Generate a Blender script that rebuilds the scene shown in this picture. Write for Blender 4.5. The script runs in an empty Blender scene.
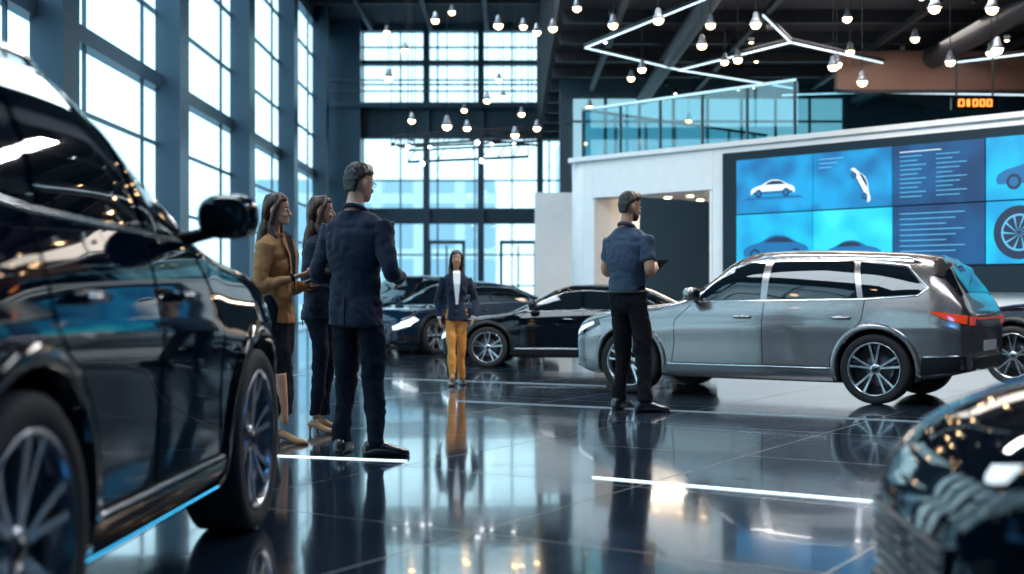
import bpy, bmesh, math, random
from mathutils import Vector, Matrix, noise
random.seed(4)
sc=bpy.context.scene
V=Vector
# ------------------------------------------------------------ materials
def mat(name,col,rough=.5,metal=0.,coat=0.,emis=None,es=0.,spec=.5,var=.06,nscale=6.,bump=0.,sheen=0.):
    m=bpy.data.materials.new(name); m.use_nodes=True
    nt=m.node_tree; b=nt.nodes['Principled BSDF']
    b.inputs['Roughness'].default_value=rough; b.inputs['Metallic'].default_value=metal
    b.inputs['Coat Weight'].default_value=coat; b.inputs['Coat Roughness'].default_value=.03
    b.inputs['Specular IOR Level'].default_value=spec
    if sheen: b.inputs['Sheen Weight'].default_value=sheen
    tc=nt.nodes.new('ShaderNodeTexCoord'); no=nt.nodes.new('ShaderNodeTexNoise')
    no.inputs['Scale'].default_value=nscale; no.inputs['Detail'].default_value=3
    nt.links.new(tc.outputs['Object'],no.inputs['Vector'])
    mx=nt.nodes.new('ShaderNodeMix'); mx.data_type='RGBA'
    mx.inputs[6].default_value=(*[c*(1-var) for c in col],1); mx.inputs[7].default_value=(*[min(1,c*(1+var)) for c in col],1)
    nt.links.new(no.outputs['Fac'],mx.inputs[0]); nt.links.new(mx.outputs[2],b.inputs['Base Color'])
    if bump:
        bp=nt.nodes.new('ShaderNodeBump'); bp.inputs['Strength'].default_value=bump; bp.inputs['Distance'].default_value=.01
        nt.links.new(no.outputs['Fac'],bp.inputs['Height']); nt.links.new(bp.outputs[0],b.inputs['Normal'])
    if emis:
        b.inputs['Emission Color'].default_value=(*emis,1); b.inputs['Emission Strength'].default_value=es
    return m
def glassmat(name,tint=(.8,.93,1),ref=.06):
    m=bpy.data.materials.new(name); m.use_nodes=True; nt=m.node_tree; nt.nodes.clear()
    o=nt.nodes.new('ShaderNodeOutputMaterial'); t=nt.nodes.new('ShaderNodeBsdfTransparent'); t.inputs[0].default_value=(*tint,1)
    g=nt.nodes.new('ShaderNodeBsdfGlossy'); g.inputs['Roughness'].default_value=.02
    mx=nt.nodes.new('ShaderNodeMixShader'); mx.inputs[0].default_value=ref; nt.links.new(t.outputs[0],mx.inputs[1]); nt.links.new(g.outputs[0],mx.inputs[2]); nt.links.new(mx.outputs[0],o.inputs[0])
    return m
M_tire=mat('rubber',(.010,.010,.012),.75)
M_rim=mat('alloy',(.50,.52,.56),.25,1.)
M_rimd=mat('dark_alloy',(.06,.065,.075),.4,.8)
M_rim2=mat('smoked_alloy',(.34,.38,.44),.25,1.)
M_disc=mat('brake_steel',(.12,.12,.14),.4,1.)
M_black=mat('black_plastic',(.009,.010,.012),.45,spec=.3)
M_gblack=mat('gloss_black',(.005,.006,.008),.08,0,1,spec=.2)
M_chrome=mat('chrome',(.65,.70,.75),.12,1.)
M_cglass=mat('car_glass',(.004,.008,.012),.02,0,.4,spec=.6)
M_red=mat('tail_lamp',(.35,.02,.01),.15,0,1,emis=(1,.10,.03),es=.35)
M_head=mat('head_lamp',(.6,.7,.8),.1,.6,1,emis=(.8,.92,1),es=1.4)
M_plate=mat('plate',(.6,.63,.68),.5)
M_seam=mat('seam',(.002,.002,.003),.8,spec=.1)
M_cyan=mat('added_cyan_glow',(.1,.6,.9),.4,emis=(.05,.55,1),es=2.0)  # added emission for cyan reflections: sill strip and bars behind the camera
# ------------------------------------------------------------ mesh builder
class MB:
    def __init__(s): s.v=[];s.f=[];s.m=[];s.sm=[];s.mats=[]
    def mi(s,m):
        if m not in s.mats: s.mats.append(m)
        return s.mats.index(m)
    def add(s,vs,fs,m,smooth=False,T=None):
        o=len(s.v); k=s.mi(m)
        s.v+= [ (T@V(p)) if T else V(p) for p in vs]
        for f in fs: s.f.append([i+o for i in f]); s.m.append(k); s.sm.append(smooth)
    def box(s,c,size,m,rz=0,T=None):
        x,y,z=[a/2 for a in size]; R=Matrix.Rotation(rz,3,'Z'); c=V(c)
        vs=[c+R@V((a*x,b*y,d*z)) for a in(-1,1) for b in(-1,1) for d in(-1,1)]
        s.add(vs,[(0,1,3,2),(4,6,7,5),(0,4,5,1),(2,3,7,6),(0,2,6,4),(1,5,7,3)],m,False,T)
    def loft(s,rings,m,smooth=True,cap=True,T=None):
        n=len(rings[0]); vs=[p for r in rings for p in r]; fs=[]
        for i in range(len(rings)-1):
            for j in range(n):
                a=i*n+j; b=i*n+(j+1)%n; fs.append((a,b,b+n,a+n))
        if cap: fs.append(tuple(range(n))[::-1]); fs.append(tuple(range((len(rings)-1)*n,len(rings)*n)))
        s.add(vs,fs,m,smooth,T)
    def tube(s,pts,radii,m,n=10,smooth=True,T=None,flat=None):
        pts=[V(p) for p in pts]
        if not hasattr(radii,'__len__'): radii=[radii]*len(pts)
        rings=[];up=None
        for i,p in enumerate(pts):
            t=(pts[min(i+1,len(pts)-1)]-pts[max(i-1,0)]).normalized()
            if up is None:
                up=V((0,0,1)) if abs(t.z)<.9 else V((1,0,0))
            u=(up-t*up.dot(t)).normalized(); w=t.cross(u); up=u
            r=radii[i]
            rings.append([p+u*math.cos(a)*r+w*math.sin(a)*r for a in [2*math.pi*k/n for k in range(n)]])
        s.loft(rings,m,smooth,True,T)
    def ell(s,c,r,m,n=14,k=9,T=None,R=None,e=1.):
        c=V(c); rings=[]
        sg=lambda v:math.copysign(abs(v)**e,v)
        for i in range(k+1):
            ph=-math.pi/2+math.pi*i/k; ph=max(-1.54,min(1.54,ph))
            ring=[]
            for j in range(n):
                a=2*math.pi*j/n
                p=V((r[0]*sg(math.cos(ph))*sg(math.cos(a)),r[1]*sg(math.cos(ph))*sg(math.sin(a)),r[2]*sg(math.sin(ph))))
                if R: p=R@p
                ring.append(c+p)
            rings.append(ring)
        s.loft(rings,m,True,True,T)
    def lathe(s,prof,m,n=32,axis='Z',c=(0,0,0),T=None,smooth=True,cap=False):
        rings=[]
        for r,h in prof:
            ring=[]
            for j in range(n):
                a=2*math.pi*j/n
                if axis=='Z': ring.append(V(c)+V((r*math.cos(a),r*math.sin(a),h)))
                else: ring.append(V(c)+V((r*math.cos(a),h,r*math.sin(a))))
            rings.append(ring)
        s.loft(rings,m,smooth,cap,T)
    def obj(s,name,parent=None,mw=None,recalc=True,bevel=0):
        me=bpy.data.meshes.new(name); me.from_pydata([tuple(p) for p in s.v],[],s.f)
        for m in s.mats: me.materials.append(m)
        for p,k,q in zip(me.polygons,s.m,s.sm): p.material_index=k; p.use_smooth=q
        if recalc:
            bm=bmesh.new(); bm.from_mesh(me); bmesh.ops.recalc_face_normals(bm,faces=bm.faces); bm.to_mesh(me); bm.free()
        o=bpy.data.objects.new(name,me); sc.collection.objects.link(o)
        if mw: o.matrix_world=mw
        if parent: o.parent=parent
        if bevel:
            b=o.modifiers.new('b','BEVEL'); b.width=bevel; b.segments=2; b.limit_method='ANGLE'
        return o
def empty(name,mw):
    e=bpy.data.objects.new(name,None); sc.collection.objects.link(e); e.matrix_world=mw; e.empty_display_size=.2; return e
# ------------------------------------------------------------ curves
def pchip(pts):
    xs=[p[0] for p in pts]; ys=[p[1] for p in pts]; n=len(xs)
    d=[(ys[i+1]-ys[i])/(xs[i+1]-xs[i]) for i in range(n-1)]
    m=[d[0]]+[0 if d[i-1]*d[i]<=0 else 2*d[i-1]*d[i]/(d[i-1]+d[i]) for i in range(1,n-1)]+[d[-1]]
    def f(x):
        if x<=xs[0]: return ys[0]
        if x>=xs[-1]: return ys[-1]
        i=0
        while x>xs[i+1]: i+=1
        h=xs[i+1]-xs[i]; t=(x-xs[i])/h
        return (2*t**3-3*t*t+1)*ys[i]+(t**3-2*t*t+t)*h*m[i]+(-2*t**3+3*t*t)*ys[i+1]+(t**3-t*t)*h*m[i+1]
    return f
def sgp(v,e): return math.copysign(abs(v)**e,v)
# ------------------------------------------------------------ wheel
def wheel(mb,cx,cy,side,r=.37,spokes=5,rim=M_rim):
    T=Matrix.Translation((cx,cy,r))@Matrix.Diagonal((r/.37,side,r/.37,1))
    mb.lathe([(.272,.10),(.30,.118),(.345,.12),(.364,.105),(.37,.06),(.37,-.06),(.364,-.105),(.345,-.12),(.30,-.118),(.272,-.10)],M_tire,48,'Y',T=T)
    mb.lathe([(.278,.108),(.282,.114),(.276,.118),(.268,.112),(.258,.085),(.25,.03),(.248,-.10)],rim,48,'Y',T=T)
    mb.lathe([(.25,-.03),(.16,-.035),(.001,-.035)],M_black,32,'Y',T=T)
    mb.lathe([(.18,-.01),(.18,.0),(.08,.005),(.001,.005)],M_disc,32,'Y',T=T)
    mb.lathe([(.062,.03),(.06,.075),(.045,.088),(.001,.09)],rim,24,'Y',T=T)
    mb.lathe([(.03,.09),(.03,.094),(.001,.095)],M_gblack,20,'Y',T=T)
    for k in range(spokes):
        a0=2*math.pi*k/spokes+.31
        for s in (-1,1):
            a1=a0+s*.20/ (spokes/5); a2=a0+s*.07/(spokes/5)
            p0=V((math.cos(a2)*.045,0,math.sin(a2)*.045)); p1=V((math.cos(a1)*.266,0,math.sin(a1)*.266))
            d=(p1-p0).normalized(); w=d.cross(V((0,1,0)))
            vs=[]
            for t,hw,yo,yi in ((0,.012,.082,.04),(.5,.010,.088,.05),(1,.013,.104,.06)):
                p=p0.lerp(p1,t)
                vs+=[p+w*hw*1.3+V((0,yi,0)),p+w*hw+V((0,yo,0)),p-w*hw+V((0,yo,0)),p-w*hw*1.3+V((0,yi,0))]
            fs=[]
            for i in (0,4):
                for j in range(4): fs.append((i+j,i+(j+1)%4,i+4+(j+1)%4,i+4+j))
            mb.add(vs,fs,rim,False,T)
        p1=V((math.cos(a0)*.264,.07,math.sin(a0)*.264)); p0=V((math.cos(a0)*.15,.06,math.sin(a0)*.15))
        mb.tube([p0,p1],[.008,.02],M_rimd,6,T=T)
# ------------------------------------------------------------ car
def car(name,paint,center,heading,scale=1.,B=2.9,style='suv',rim=M_rim,rails=True,zs=1.,lamps=True,spokes=5,clad=None,res=.03,lift=0.,sill_reflection=False):
    clad=clad or M_black
    if style=='suv':
        xr,xf=-.92,B+.88; r=.372; n=3.6; tap=.20
        top=pchip([(-.92,1.00),(-.86,1.13),(-.62,1.48),(-.52,1.565),(-.1,1.62),(.35*B,1.66),(B-1.42,1.645),(B-1.2,1.575),(B-.62,1.11),(B-.5,1.075),(B+.2,1.0),(B+.6,.92),(B+.80,.83),(B+.88,.74)])
        belt=pchip([(-.92,.95),(-.6,1.05),(0,1.07),(B-.7,1.035),(B-.45,1.0),(B+.2,.93),(B+.6,.84),(B+.80,.74),(B+.88,.64)])
        wid=pchip([(-.92,.78),(-.86,.86),(-.55,.925),(0,.95),(B,.95),(B+.35,.925),(B+.65,.84),(B+.80,.73),(B+.88,.60)])
        bot=pchip([(-.92,.36),(-.5,.27),(.3,.21),(B-.3,.21),(B+.5,.22),(B+.88,.30)])
        zb=1.085
    else:
        xr,xf=-.98,B+.86; r=.345; n=3.0; tap=.26; zb=.99
        top=pchip([(-.98,.96),(-.9,1.03),(-.62,1.07),(-.45,1.10),(.25,1.36),(.38*B,1.42),(B-1.4,1.40),(B-1.15,1.34),(B-.45,.98),(B-.3,.93),(B+.3,.85),(B+.65,.75),(B+.8,.66),(B+.86,.58)])
        belt=pchip([(-.98,.90),(-.6,.98),(0,.98),(B-.6,.92),(B-.3,.87),(B+.3,.77),(B+.65,.66),(B+.8,.57),(B+.86,.50)])
        wid=pchip([(-.98,.74),(-.90,.84),(-.55,.90),(0,.92),(B,.92),(B+.35,.89),(B+.65,.80),(B+.80,.68),(B+.86,.56)])
        bot=pchip([(-.98,.34),(-.5,.24),(.3,.17),(B-.3,.17),(B+.5,.18),(B+.86,.24)])
    if lift:
        t0,b0=top,belt; top=lambda x:t0(x)+lift; belt=lambda x:b0(x)+lift; zb+=lift
    fp=pchip([(0,.895),(.10,.955),(.25,.972),(.5,.986),(.70,1.0),(.735,.992),(.88,.965),(1,.93)])
    def gh(x):
        H=max(.02,top(x)-belt(x)); return H,tap*min(1,H/.45),.93*wid(x)
    def sideY(x,z):
        b=belt(x)
        if z<=b: return wid(x)*fp(max(0,(z-bot(x))/(b-bot(x))))
        H,t,Wb=gh(x); h=min(.985,(z-b)/H); return Wb*(1-h**n)**(1/n)*(1-t*h)
    def crown(x,u):
        th=(1-abs(u))*math.pi/2; H,t,Wb=gh(x)
        h=math.sin(th)**(2/n); y=Wb*max(0,math.cos(th))**(2/n)*(1-t*h)
        return V((x,math.copysign(y,u),belt(x)+H*h))
    Ra=r+.055; axles=(0,B)
    st=[];x=xr
    while x<xf-1e-4:
        st.append(x); dx=res
        if x<xr+.15 or x>xf-.25: dx=res*.5
        x+=dx
    st.append(xf)
    NB,NS,NG=4,24,16
    def half(x):
        b=bot(x);bb=belt(x);W=wid(x);o=[]
        for i in range(NB): o.append((V((x,W*fp(0)*i/NB,b)),0))
        for i in range(NS): 
            z=b+(bb-b)*i/NS
            o.append((V((x,sideY(x,z),z)),1))
        for i in range(NG+1): o.append((crown(x,1-i/NG),2))
        return o
    body=bmesh.new(); cols=[]
    for x in st:
        h=half(x); row=[]
        for p,k in h:
            p=p.copy()
            if k==1:
                for ax in axles:
                    dx,dz=p.x-ax,p.z-r; d=math.hypot(dx,dz)
                    if abs(d-Ra)<.016 and d>0:
                        p.x=ax+dx/d*Ra; p.z=r+dz/d*Ra; p.y=sideY(p.x,p.z)
            row.append((p,k))
        full=[body.verts.new(p) for p,k in row]
        full+=[body.verts.new((p.x,-p.y,p.z)) for p,k in reversed(row[1:-1])]
        cols.append(full)
    N=len(cols[0])
    for i in range(len(cols)-1):
        for j in range(N):
            vs=[cols[i][j],cols[i][(j+1)%N],cols[i+1][(j+1)%N],cols[i+1][j]]
            c=sum((v.co for v in vs),V())/4
            kill=False
            for ax in axles:
                if abs(c.y)>wid(c.x)*fp(0)-.34 and math.hypot(c.x-ax,c.z-r)<Ra and c.z<r+Ra: kill=True
            if not kill: body.faces.new(vs)
    for end,sgn in ((0,-1),(-1,1)):
        loop=cols[end]; c=sum((v.co for v in loop),V())/N; prev=loop
        for s in (.93,.75,.5,.25):
            cur=[]
            for v in loop:
                p=c+(v.co-c)*s; p.x=v.co.x+sgn*.045*(1-s*s)**.7; cur.append(body.verts.new(p))
            for j in range(N): body.faces.new([prev[j],prev[(j+1)%N],cur[(j+1)%N],cur[j]])
            prev=cur
        body.faces.new(prev)
    bmesh.ops.recalc_face_normals(body,faces=body.faces)
    mb=MB()
    body.verts.index_update()
    mb.add([v.co.copy() for v in body.verts],[[v.index for v in f.verts] for f in body.faces],paint,True)
    body.free()
    def patch(poly,fn,m,off=.004,step=.06,sides=(1,-1)):
        bm=bmesh.new(); vs=[bm.verts.new((a,b,0)) for a,b in poly]; bm.faces.new(vs)
        x0=min(a for a,b in poly);x1=max(a for a,b in poly);y0=min(b for a,b in poly);y1=max(b for a,b in poly)
        q=x0+step
        while q<x1:
            bmesh.ops.bisect_plane(bm,geom=bm.verts[:]+bm.edges[:]+bm.faces[:],plane_co=(q,0,0),plane_no=(1,0,0)); q+=step
        q=y0+step
        while q<y1:
            bmesh.ops.bisect_plane(bm,geom=bm.verts[:]+bm.edges[:]+bm.faces[:],plane_co=(0,q,0),plane_no=(0,1,0)); q+=step
        for sd in sides:
            b2=bm.copy(); 
            for v in b2.verts: v.co=fn(v.co.x,v.co.y,sd)
            b2.normal_update()
            cc=V((B/2,0,.8)); s=0
            for f in b2.faces: s+=f.normal.dot(f.calc_center_median()-cc)
            sg=1 if s>0 else -1
            offs=[v.normal*sg*off for v in b2.verts]
            for v,o in zip(b2.verts,offs): v.co+=o
            b2.verts.index_update()
            mb.add([v.co.copy() for v in b2.verts],[[v.index for v in f.verts] for f in b2.faces],m,True); b2.free()
        bm.free()
    fs=lambda a,b,sd:V((a,sd*sideY(a,b),b))
    fc=lambda a,b,sd:crown(a,b)
    def line(pts,m,rad,closed=False,off=0.,sides=(1,-1)):
        pp=list(pts)+([pts[0]] if closed else []); out=[]
        for i in range(len(pp)-1):
            L=math.hypot(pp[i+1][0]-pp[i][0],pp[i+1][1]-pp[i][1]); k=max(1,int(L/.05))
            for j in range(k): out.append((pp[i][0]+(pp[i+1][0]-pp[i][0])*j/k,pp[i][1]+(pp[i+1][1]-pp[i][1])*j/k))
        out.append(pp[-1])
        for sd in sides: mb.tube([V((a,sd*(sideY(a,b)+off),b)) for a,b in out],rad,m,6)
    bp=.43*B
    if style=='suv':
        wins=[[(B-.84,1.09),(B-.98,1.24),(B-1.20,1.43),(B-1.42,1.505),(bp+.06,1.525),(bp+.05,1.10)],
              [(bp-.03,1.10),(bp-.03,1.525),(.30,1.515),(.20,1.12)],
              [(.14,1.125),(.23,1.51),(-.28,1.44),(-.50,1.22),(-.42,1.16)]]
        outline=[(B-.80,1.075),(B-.96,1.245),(B-1.19,1.45),(B-1.42,1.525),(bp,1.545),(.26,1.535),(-.29,1.46),(-.53,1.22),(-.43,1.145),(.14,1.105),(bp,1.085)]
        ws=(B-.60,B-1.24,.70); rw=(-.83,-.60,.62); hz=.94
    else:
        wins=[[(B-.72,.97),(B-1.0,1.14),(B-1.3,1.255),(bp+.05,1.285),(bp+.04,.985)],
              [(bp-.03,.985),(bp-.03,1.285),(.45,1.26),(.12,1.10),(.10,1.01)]]
        outline=[(B-.66,.955),(B-.98,1.155),(B-1.3,1.275),(bp,1.305),(.44,1.28),(.04,1.10),(.02,1.0),(bp,.97)]
        ws=(B-.44,B-1.16,.72); rw=(-.42,.20,.66); hz=.86
    wins=[[(a,b+lift) for a,b in w] for w in wins]; outline=[(a,b+lift) for a,b in outline]; hz+=lift*.7
    for w in wins: patch(w,fs,M_cglass,.006)
    line(outline,M_chrome,.008,True)
    patch([(ws[0],-ws[2]-.1),(ws[0],ws[2]+.1),(ws[1],ws[2]),(ws[1],-ws[2])],fc,M_cglass,.006,sides=(1,))
    patch([(rw[0],-rw[2]),(rw[0],rw[2]),(rw[1],rw[2]),(rw[1],-rw[2])],fc,M_cglass,.006,sides=(1,))
    for ax in axles:
        for sd in (1,-1):
            angs=[-.3+(math.pi+.6)*k/44 for k in range(45)]
            def pt(R,an,dy):
                x=ax+R*math.cos(an); z=max(bot(x)+.01,r+R*math.sin(an)); x=min(xf-.02,max(xr+.02,x))
                return V((x,sd*(sideY(x,min(z,belt(x)))+dy),z))
            cols2=[[pt(Ra-.004,an,-.12),pt(Ra-.004,an,.010),pt(Ra+.008,an,.016),pt(Ra+.05,an,.014),pt(Ra+.058,an,-.004)] for an in angs]
            vs=[p for c in cols2 for p in c]; F=[]
            for i in range(len(angs)-1):
                for j in range(4): q=i*5+j; F.append((q,q+1,q+6,q+5))
            mb.add(vs,F,clad,True)
            W=wid(ax)
            vs=[];F=[]
            for an in angs:
                for yy in (W-.05,W-.42): vs.append(V((ax+(Ra+.004)*math.cos(an),sd*yy,r+(Ra+.004)*math.sin(an))))
            for i in range(len(angs)-1): F.append((2*i,2*i+1,2*i+3,2*i+2))
            k=len(vs); vs.append(V((ax,sd*(W-.42),r)))
            for i in range(len(angs)-1): F.append((2*i+1,k,2*i+3))
            mb.add(vs,F,M_black,True)
    x0,x1=Ra+.03,B-Ra-.03; zb0=.23 if style=='suv' else .19
    patch([(x0,zb0),(x0,zb0+.12),(x1,zb0+.12),(x1,zb0)],fs,clad,.012)
    line([(x0+.02,zb0+.135),(x1-.02,zb0+.135)],M_chrome,.010,off=.004)
    if sill_reflection: line([(x0-.02,zb0+.015),(x1+.02,zb0+.015)],M_cyan,.010,off=.004)  # emissive strip paints a cyan reflection along the sill
    patch([(xf-.40,.25),(xf-.40,.36),(xf-.06,.40),(xf-.06,.33)],fs,clad,.008)
    patch([(xr+.02,.37),(xr+.02,.52),(-Ra-.06,.50),(-Ra-.04,.32)],fs,M_black if style=='suv' else clad,.010)
    line([(xr+.03,.53),(-Ra-.07,.51)],M_chrome,.007,off=.008)
    line([(bp,zb0+.15),(bp,wins[0][-1][1]-.02)],M_seam,.0045)
    line([(B-Ra-.12,zb0+.15),(B-Ra-.16,.62),(B-Ra-.16,.86),(wins[0][0][0]+.07,wins[0][0][1]-.05)],M_seam,.0045)
    line([(bp,zb0+.15),(B-Ra-.12,zb0+.15)],M_seam,.004)
    line([(bp,zb0+.15),(Ra+.06,zb0+.15),(Ra+.05,.50),(.30,.72),(.14,.88),(.12,wins[1][-1][1]-.03)],M_seam,.0045)
    line([(B-.42,belt(B-.42)-.008),(B+.2,belt(B+.2)-.008),(xf-.35,belt(xf-.35)-.01)],M_seam,.0045)
    for hx in (bp+.14,.26):
        for sd in (1,-1):
            y=sideY(hx,hz-.03)
            mb.tube([(hx-.01,sd*(y-.01),hz-.03),(hx+.01,sd*(y+.028),hz-.03),(hx+.10,sd*(y+.034),hz-.028),(hx+.19,sd*(y+.028),hz-.03),(hx+.21,sd*(y-.01),hz-.03)],[.012,.014,.015,.014,.012],paint,8)
            mb.tube([(hx+.01,sd*(y+.045),hz-.03),(hx+.19,sd*(y+.045),hz-.03)],.004,M_chrome,6)
    mx=B-.86 if style=='suv' else B-.80; mz=zb+.055
    for sd in (1,-1):
        y=sideY(mx+.05,belt(mx))
        mb.tube([(mx+.03,sd*(y-.03),mz-.06),(mx+.02,sd*(y+.10),mz-.03)],[.026,.022],M_black,8)
        mb.ell((mx+.02,sd*(y+.145),mz+.02),(.075,.105,.078),paint,20,12,e=.75)
        mb.ell((mx-.048,sd*(y+.145),mz+.02),(.015,.088,.063),M_cglass,20,8,e=.7)
        mb.tube([(mx+.06,sd*(y+.07),mz-.035),(mx+.075,sd*(y+.22),mz-.03)],.010,M_chrome,6)
    if style=='suv' and rails:
        for sd in (1,-1):
            pts=[]
            for k in range(15):
                x=-.42+(B-1.45+.42)*k/14; p=crown(x,.50*sd); lf_=.03 if 0<k<14 else -.01
                pts.append(p+V((0,0,lf_)))
            mb.tube(pts,.014,M_chrome,8)
    if style=='suv':
        vs=[crown(-.50,u)+V((0,0,.010)) for u in (-.75,-.4,0,.4,.75)]+[crown(-.60,u)+V((-.05,0,.0)) for u in (-.70,-.4,0,.4,.70)]
        vs2=[v+V((0,0,-.03)) for v in vs]
        F=[]
        for i in range(4): F+= [(i,i+1,i+6,i+5),(i+10,i+11,i+16,i+15),(i+5,i+6,i+16,i+15)]
        mb.add(vs+vs2,F,paint,True)
    mh=M_head
    if style=='suv':
        patch([(B+.40,.80+lift),(B+.46,.865+lift),(B+.72,.80+lift),(B+.85,.70),(B+.86,.635),(B+.70,.67)],fs,M_gblack,.006,.03)
        if lamps: patch([(B+.50,.80+lift),(B+.52,.835+lift),(B+.72,.77+lift),(B+.84,.69),(B+.84,.66),(B+.70,.72)],fs,mh,.010,.03)
        patch([(-.56,.975),(-.64,.975),(xr+.015,.94),(xr+.015,.85),(-.72,.90)],fs,M_red,.012,.03)
        gz0,gz1,gw=.42,.70,.50; tl=(.84,.93)
    else:
        if lamps: patch([(B+.42,.66),(B+.50,.72),(B+.70,.64),(B+.84,.54),(B+.84,.47),(B+.66,.54)],fs,mh,.008,.03)
        else: patch([(B+.52,.655),(B+.54,.68),(B+.70,.62),(B+.80,.56),(B+.80,.535),(B+.66,.585)],fs,M_gblack,.006,.02)
        patch([(-.55,.93),(xr+.02,.88),(xr+.02,.76),(-.74,.80)],fs,M_red,.012,.03)
        gz0,gz1,gw=.28,.50,.46; tl=(.74,.84)
    xg=xf+.03
    mb.loft([[V((xf-.03,a*gw*w,z)) for a,z,w in ((-1,gz1,1),(1,gz1,1),(1,gz0,.8),(-1,gz0,.8))],[V((xg+.012,a*gw*w*.97,z)) for a,z,w in ((-1,gz1-.01,1),(1,gz1-.01,1),(1,gz0+.01,.8),(-1,gz0+.01,.8))]],M_gblack,False)
    for k in range(6):
        z=gz0+.03+(gz1-gz0-.05)*k/5; w=gw*(.8+.18*k/5)*.93
        mb.box((xg+.016,0,z),(.012,2*w,.008),M_chrome if lamps else M_rimd)
    if lamps: mb.box((xg+.03,0,gz0+.0),(.012,.50,.11),M_plate)
    for sd in (1,-1):
        mb.box((xf+.0,sd*.40,.31 if style=='suv' else .24),(.05,.26,.06),M_black)
        mb.box((xr-.0,sd*(.52),(tl[0]+tl[1])/2),(.05,.40,tl[1]-tl[0]),M_red)
        mb.box((xr-.02,sd*.50,.40),(.03,.16,.05),M_chrome)
    mb.box((xr-.035,0,tl[1]-.02),(.02,1.0,.02),M_red)
    mb.box((xr-.045,0,.62),(.012,.50,.11),M_plate)
    mb.box((xr-.01,0,.44),(.05,1.2,.12),M_black)
    mb.box((B/2,0,.26),(B-2*Ra,1.3,.06),M_black)
    for ax in axles: mb.tube([(ax,-.7,r),(ax,.7,r)],.04,M_black,8)
    c=V(center); T=Matrix.Translation((c.x,c.y,0))@Matrix.Rotation(heading,4,'Z')@Matrix.Diagonal((scale,scale,scale*zs,1))
    e=empty(name,T)
    o=mb.obj('body',None,None,recalc=False); o.parent=e
    wb=MB()
    for ax in axles:
        for sd in (1,-1): wheel(wb,ax,sd*(wid(ax)-.125),sd,r,spokes,rim)
    w=wb.obj('wheels'); w.parent=e
    return e
def paint(name,col,metal=.6,rough=.3,spec=.5):
    return mat(name,col,rough,metal,1.,var=.02,spec=spec)
# ------------------------------------------------------------ people
def remesh(mb,vox,sm=4,fold=0.,fs=(8,8,4.5)):
    me=bpy.data.meshes.new('t'); me.from_pydata([tuple(p) for p in mb.v],[],mb.f)
    bm=bmesh.new(); bm.from_mesh(me); bmesh.ops.recalc_face_normals(bm,faces=bm.faces); bm.to_mesh(me); bm.free()
    o=bpy.data.objects.new('t',me); sc.collection.objects.link(o)
    m=o.modifiers.new('r','REMESH'); m.mode='VOXEL'; m.voxel_size=vox
    if sm: s=o.modifiers.new('s','SMOOTH'); s.factor=.5; s.iterations=sm
    dg=bpy.context.evaluated_depsgraph_get(); ev=o.evaluated_get(dg); m2=bpy.data.meshes.new_from_object(ev)
    vs=[]
    for v in m2.vertices:
        p=v.co.copy()
        if fold:
            q=V((p.x*fs[0],p.y*fs[1],p.z*fs[2])); p+=v.normal*fold*noise.noise(q)
            q=V((p.x*14+p.z*6,p.y*14-p.z*5,p.z*13+5)); p+=v.normal*fold*.45*(abs(noise.noise(q))*1.6-.3)
        vs.append(p)
    F=[list(p.vertices) for p in m2.polygons]
    bpy.data.objects.remove(o); bpy.data.meshes.remove(me); bpy.data.meshes.remove(m2)
    return vs,F
def ering(c,a,b,n=20,e=.9,yaw=0):
    c=V(c); o=[]
    for k in range(n):
        t=2*math.pi*k/n; p=V((b*sgp(math.cos(t),e),a*sgp(math.sin(t),e),0))
        if yaw: p=Matrix.Rotation(yaw,3,'Z')@p
        o.append(c+p)
    return o
def spl(pts,vals,k=5):
    P=[V(p) for p in pts]; out=[];ov=[]
    for i in range(len(P)-1):
        p0=P[max(i-1,0)];p1=P[i];p2=P[i+1];p3=P[min(i+2,len(P)-1)]
        for j in range(k):
            t=j/k; out.append(.5*((2*p1)+(p2-p0)*t+(2*p0-5*p1+4*p2-p3)*t*t+(3*p1-p0-3*p2+p3)*t**3)); ov.append(vals[i]*(1-t)+vals[i+1]*t)
    out.append(P[-1]);ov.append(vals[-1]); return out,ov
M_white=mat('eye_white',(.8,.8,.8),.3); M_dark=mat('pupil',(.02,.015,.01),.2); M_lip=mat('lips',(.42,.14,.12),.4)
def hand(wrist,D,N,curl,size,skin,master,flip=1):
    D=V(D).normalized(); N=V(N); N=(N-D*N.dot(D)).normalized(); S=D.cross(N)*flip; w=V(wrist)
    m=MB(); rings=[]
    for t,a,b in ((-.02,.026,.019),(0,.028,.019),(.03,.036,.017),(.065,.042,.015),(.095,.040,.013)):
        c=w+D*t*size; rings.append([c+S*math.cos(q)*a*size+N*math.sin(q)*b*size for q in [2*math.pi*k/14 for k in range(14)]])
    m.loft(rings,skin)
    for off,L,cu in ((.030,.072,.8),(.010,.082,.9),(-.010,.077,1.),(-.029,.060,1.12)):
        p=w+(D*.085+S*off)*size; pts=[p]; ang=curl*.25*cu
        for k,f in enumerate((.45,.31,.24)):
            d=D*math.cos(ang)+N*math.sin(ang); p=p+d*L*f*size; pts.append(p); ang+=curl*.75*cu
        m.tube(pts,[.0095*size,.0092*size,.0082*size,.0065*size],skin,8)
    p=w+(D*.02+S*.026)*size; d1=(D*.6+S*.62+N*.3).normalized(); d2=(D*.85+S*.2+N*.45).normalized()
    m.tube([p-d1*.01,p+d1*.042*size,p+d1*.042*size+d2*.034*size],[.014*size,.0115*size,.008*size],skin,8)
    vs,F=remesh(m,.0042,2); master.add(vs,F,skin,True)
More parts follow.
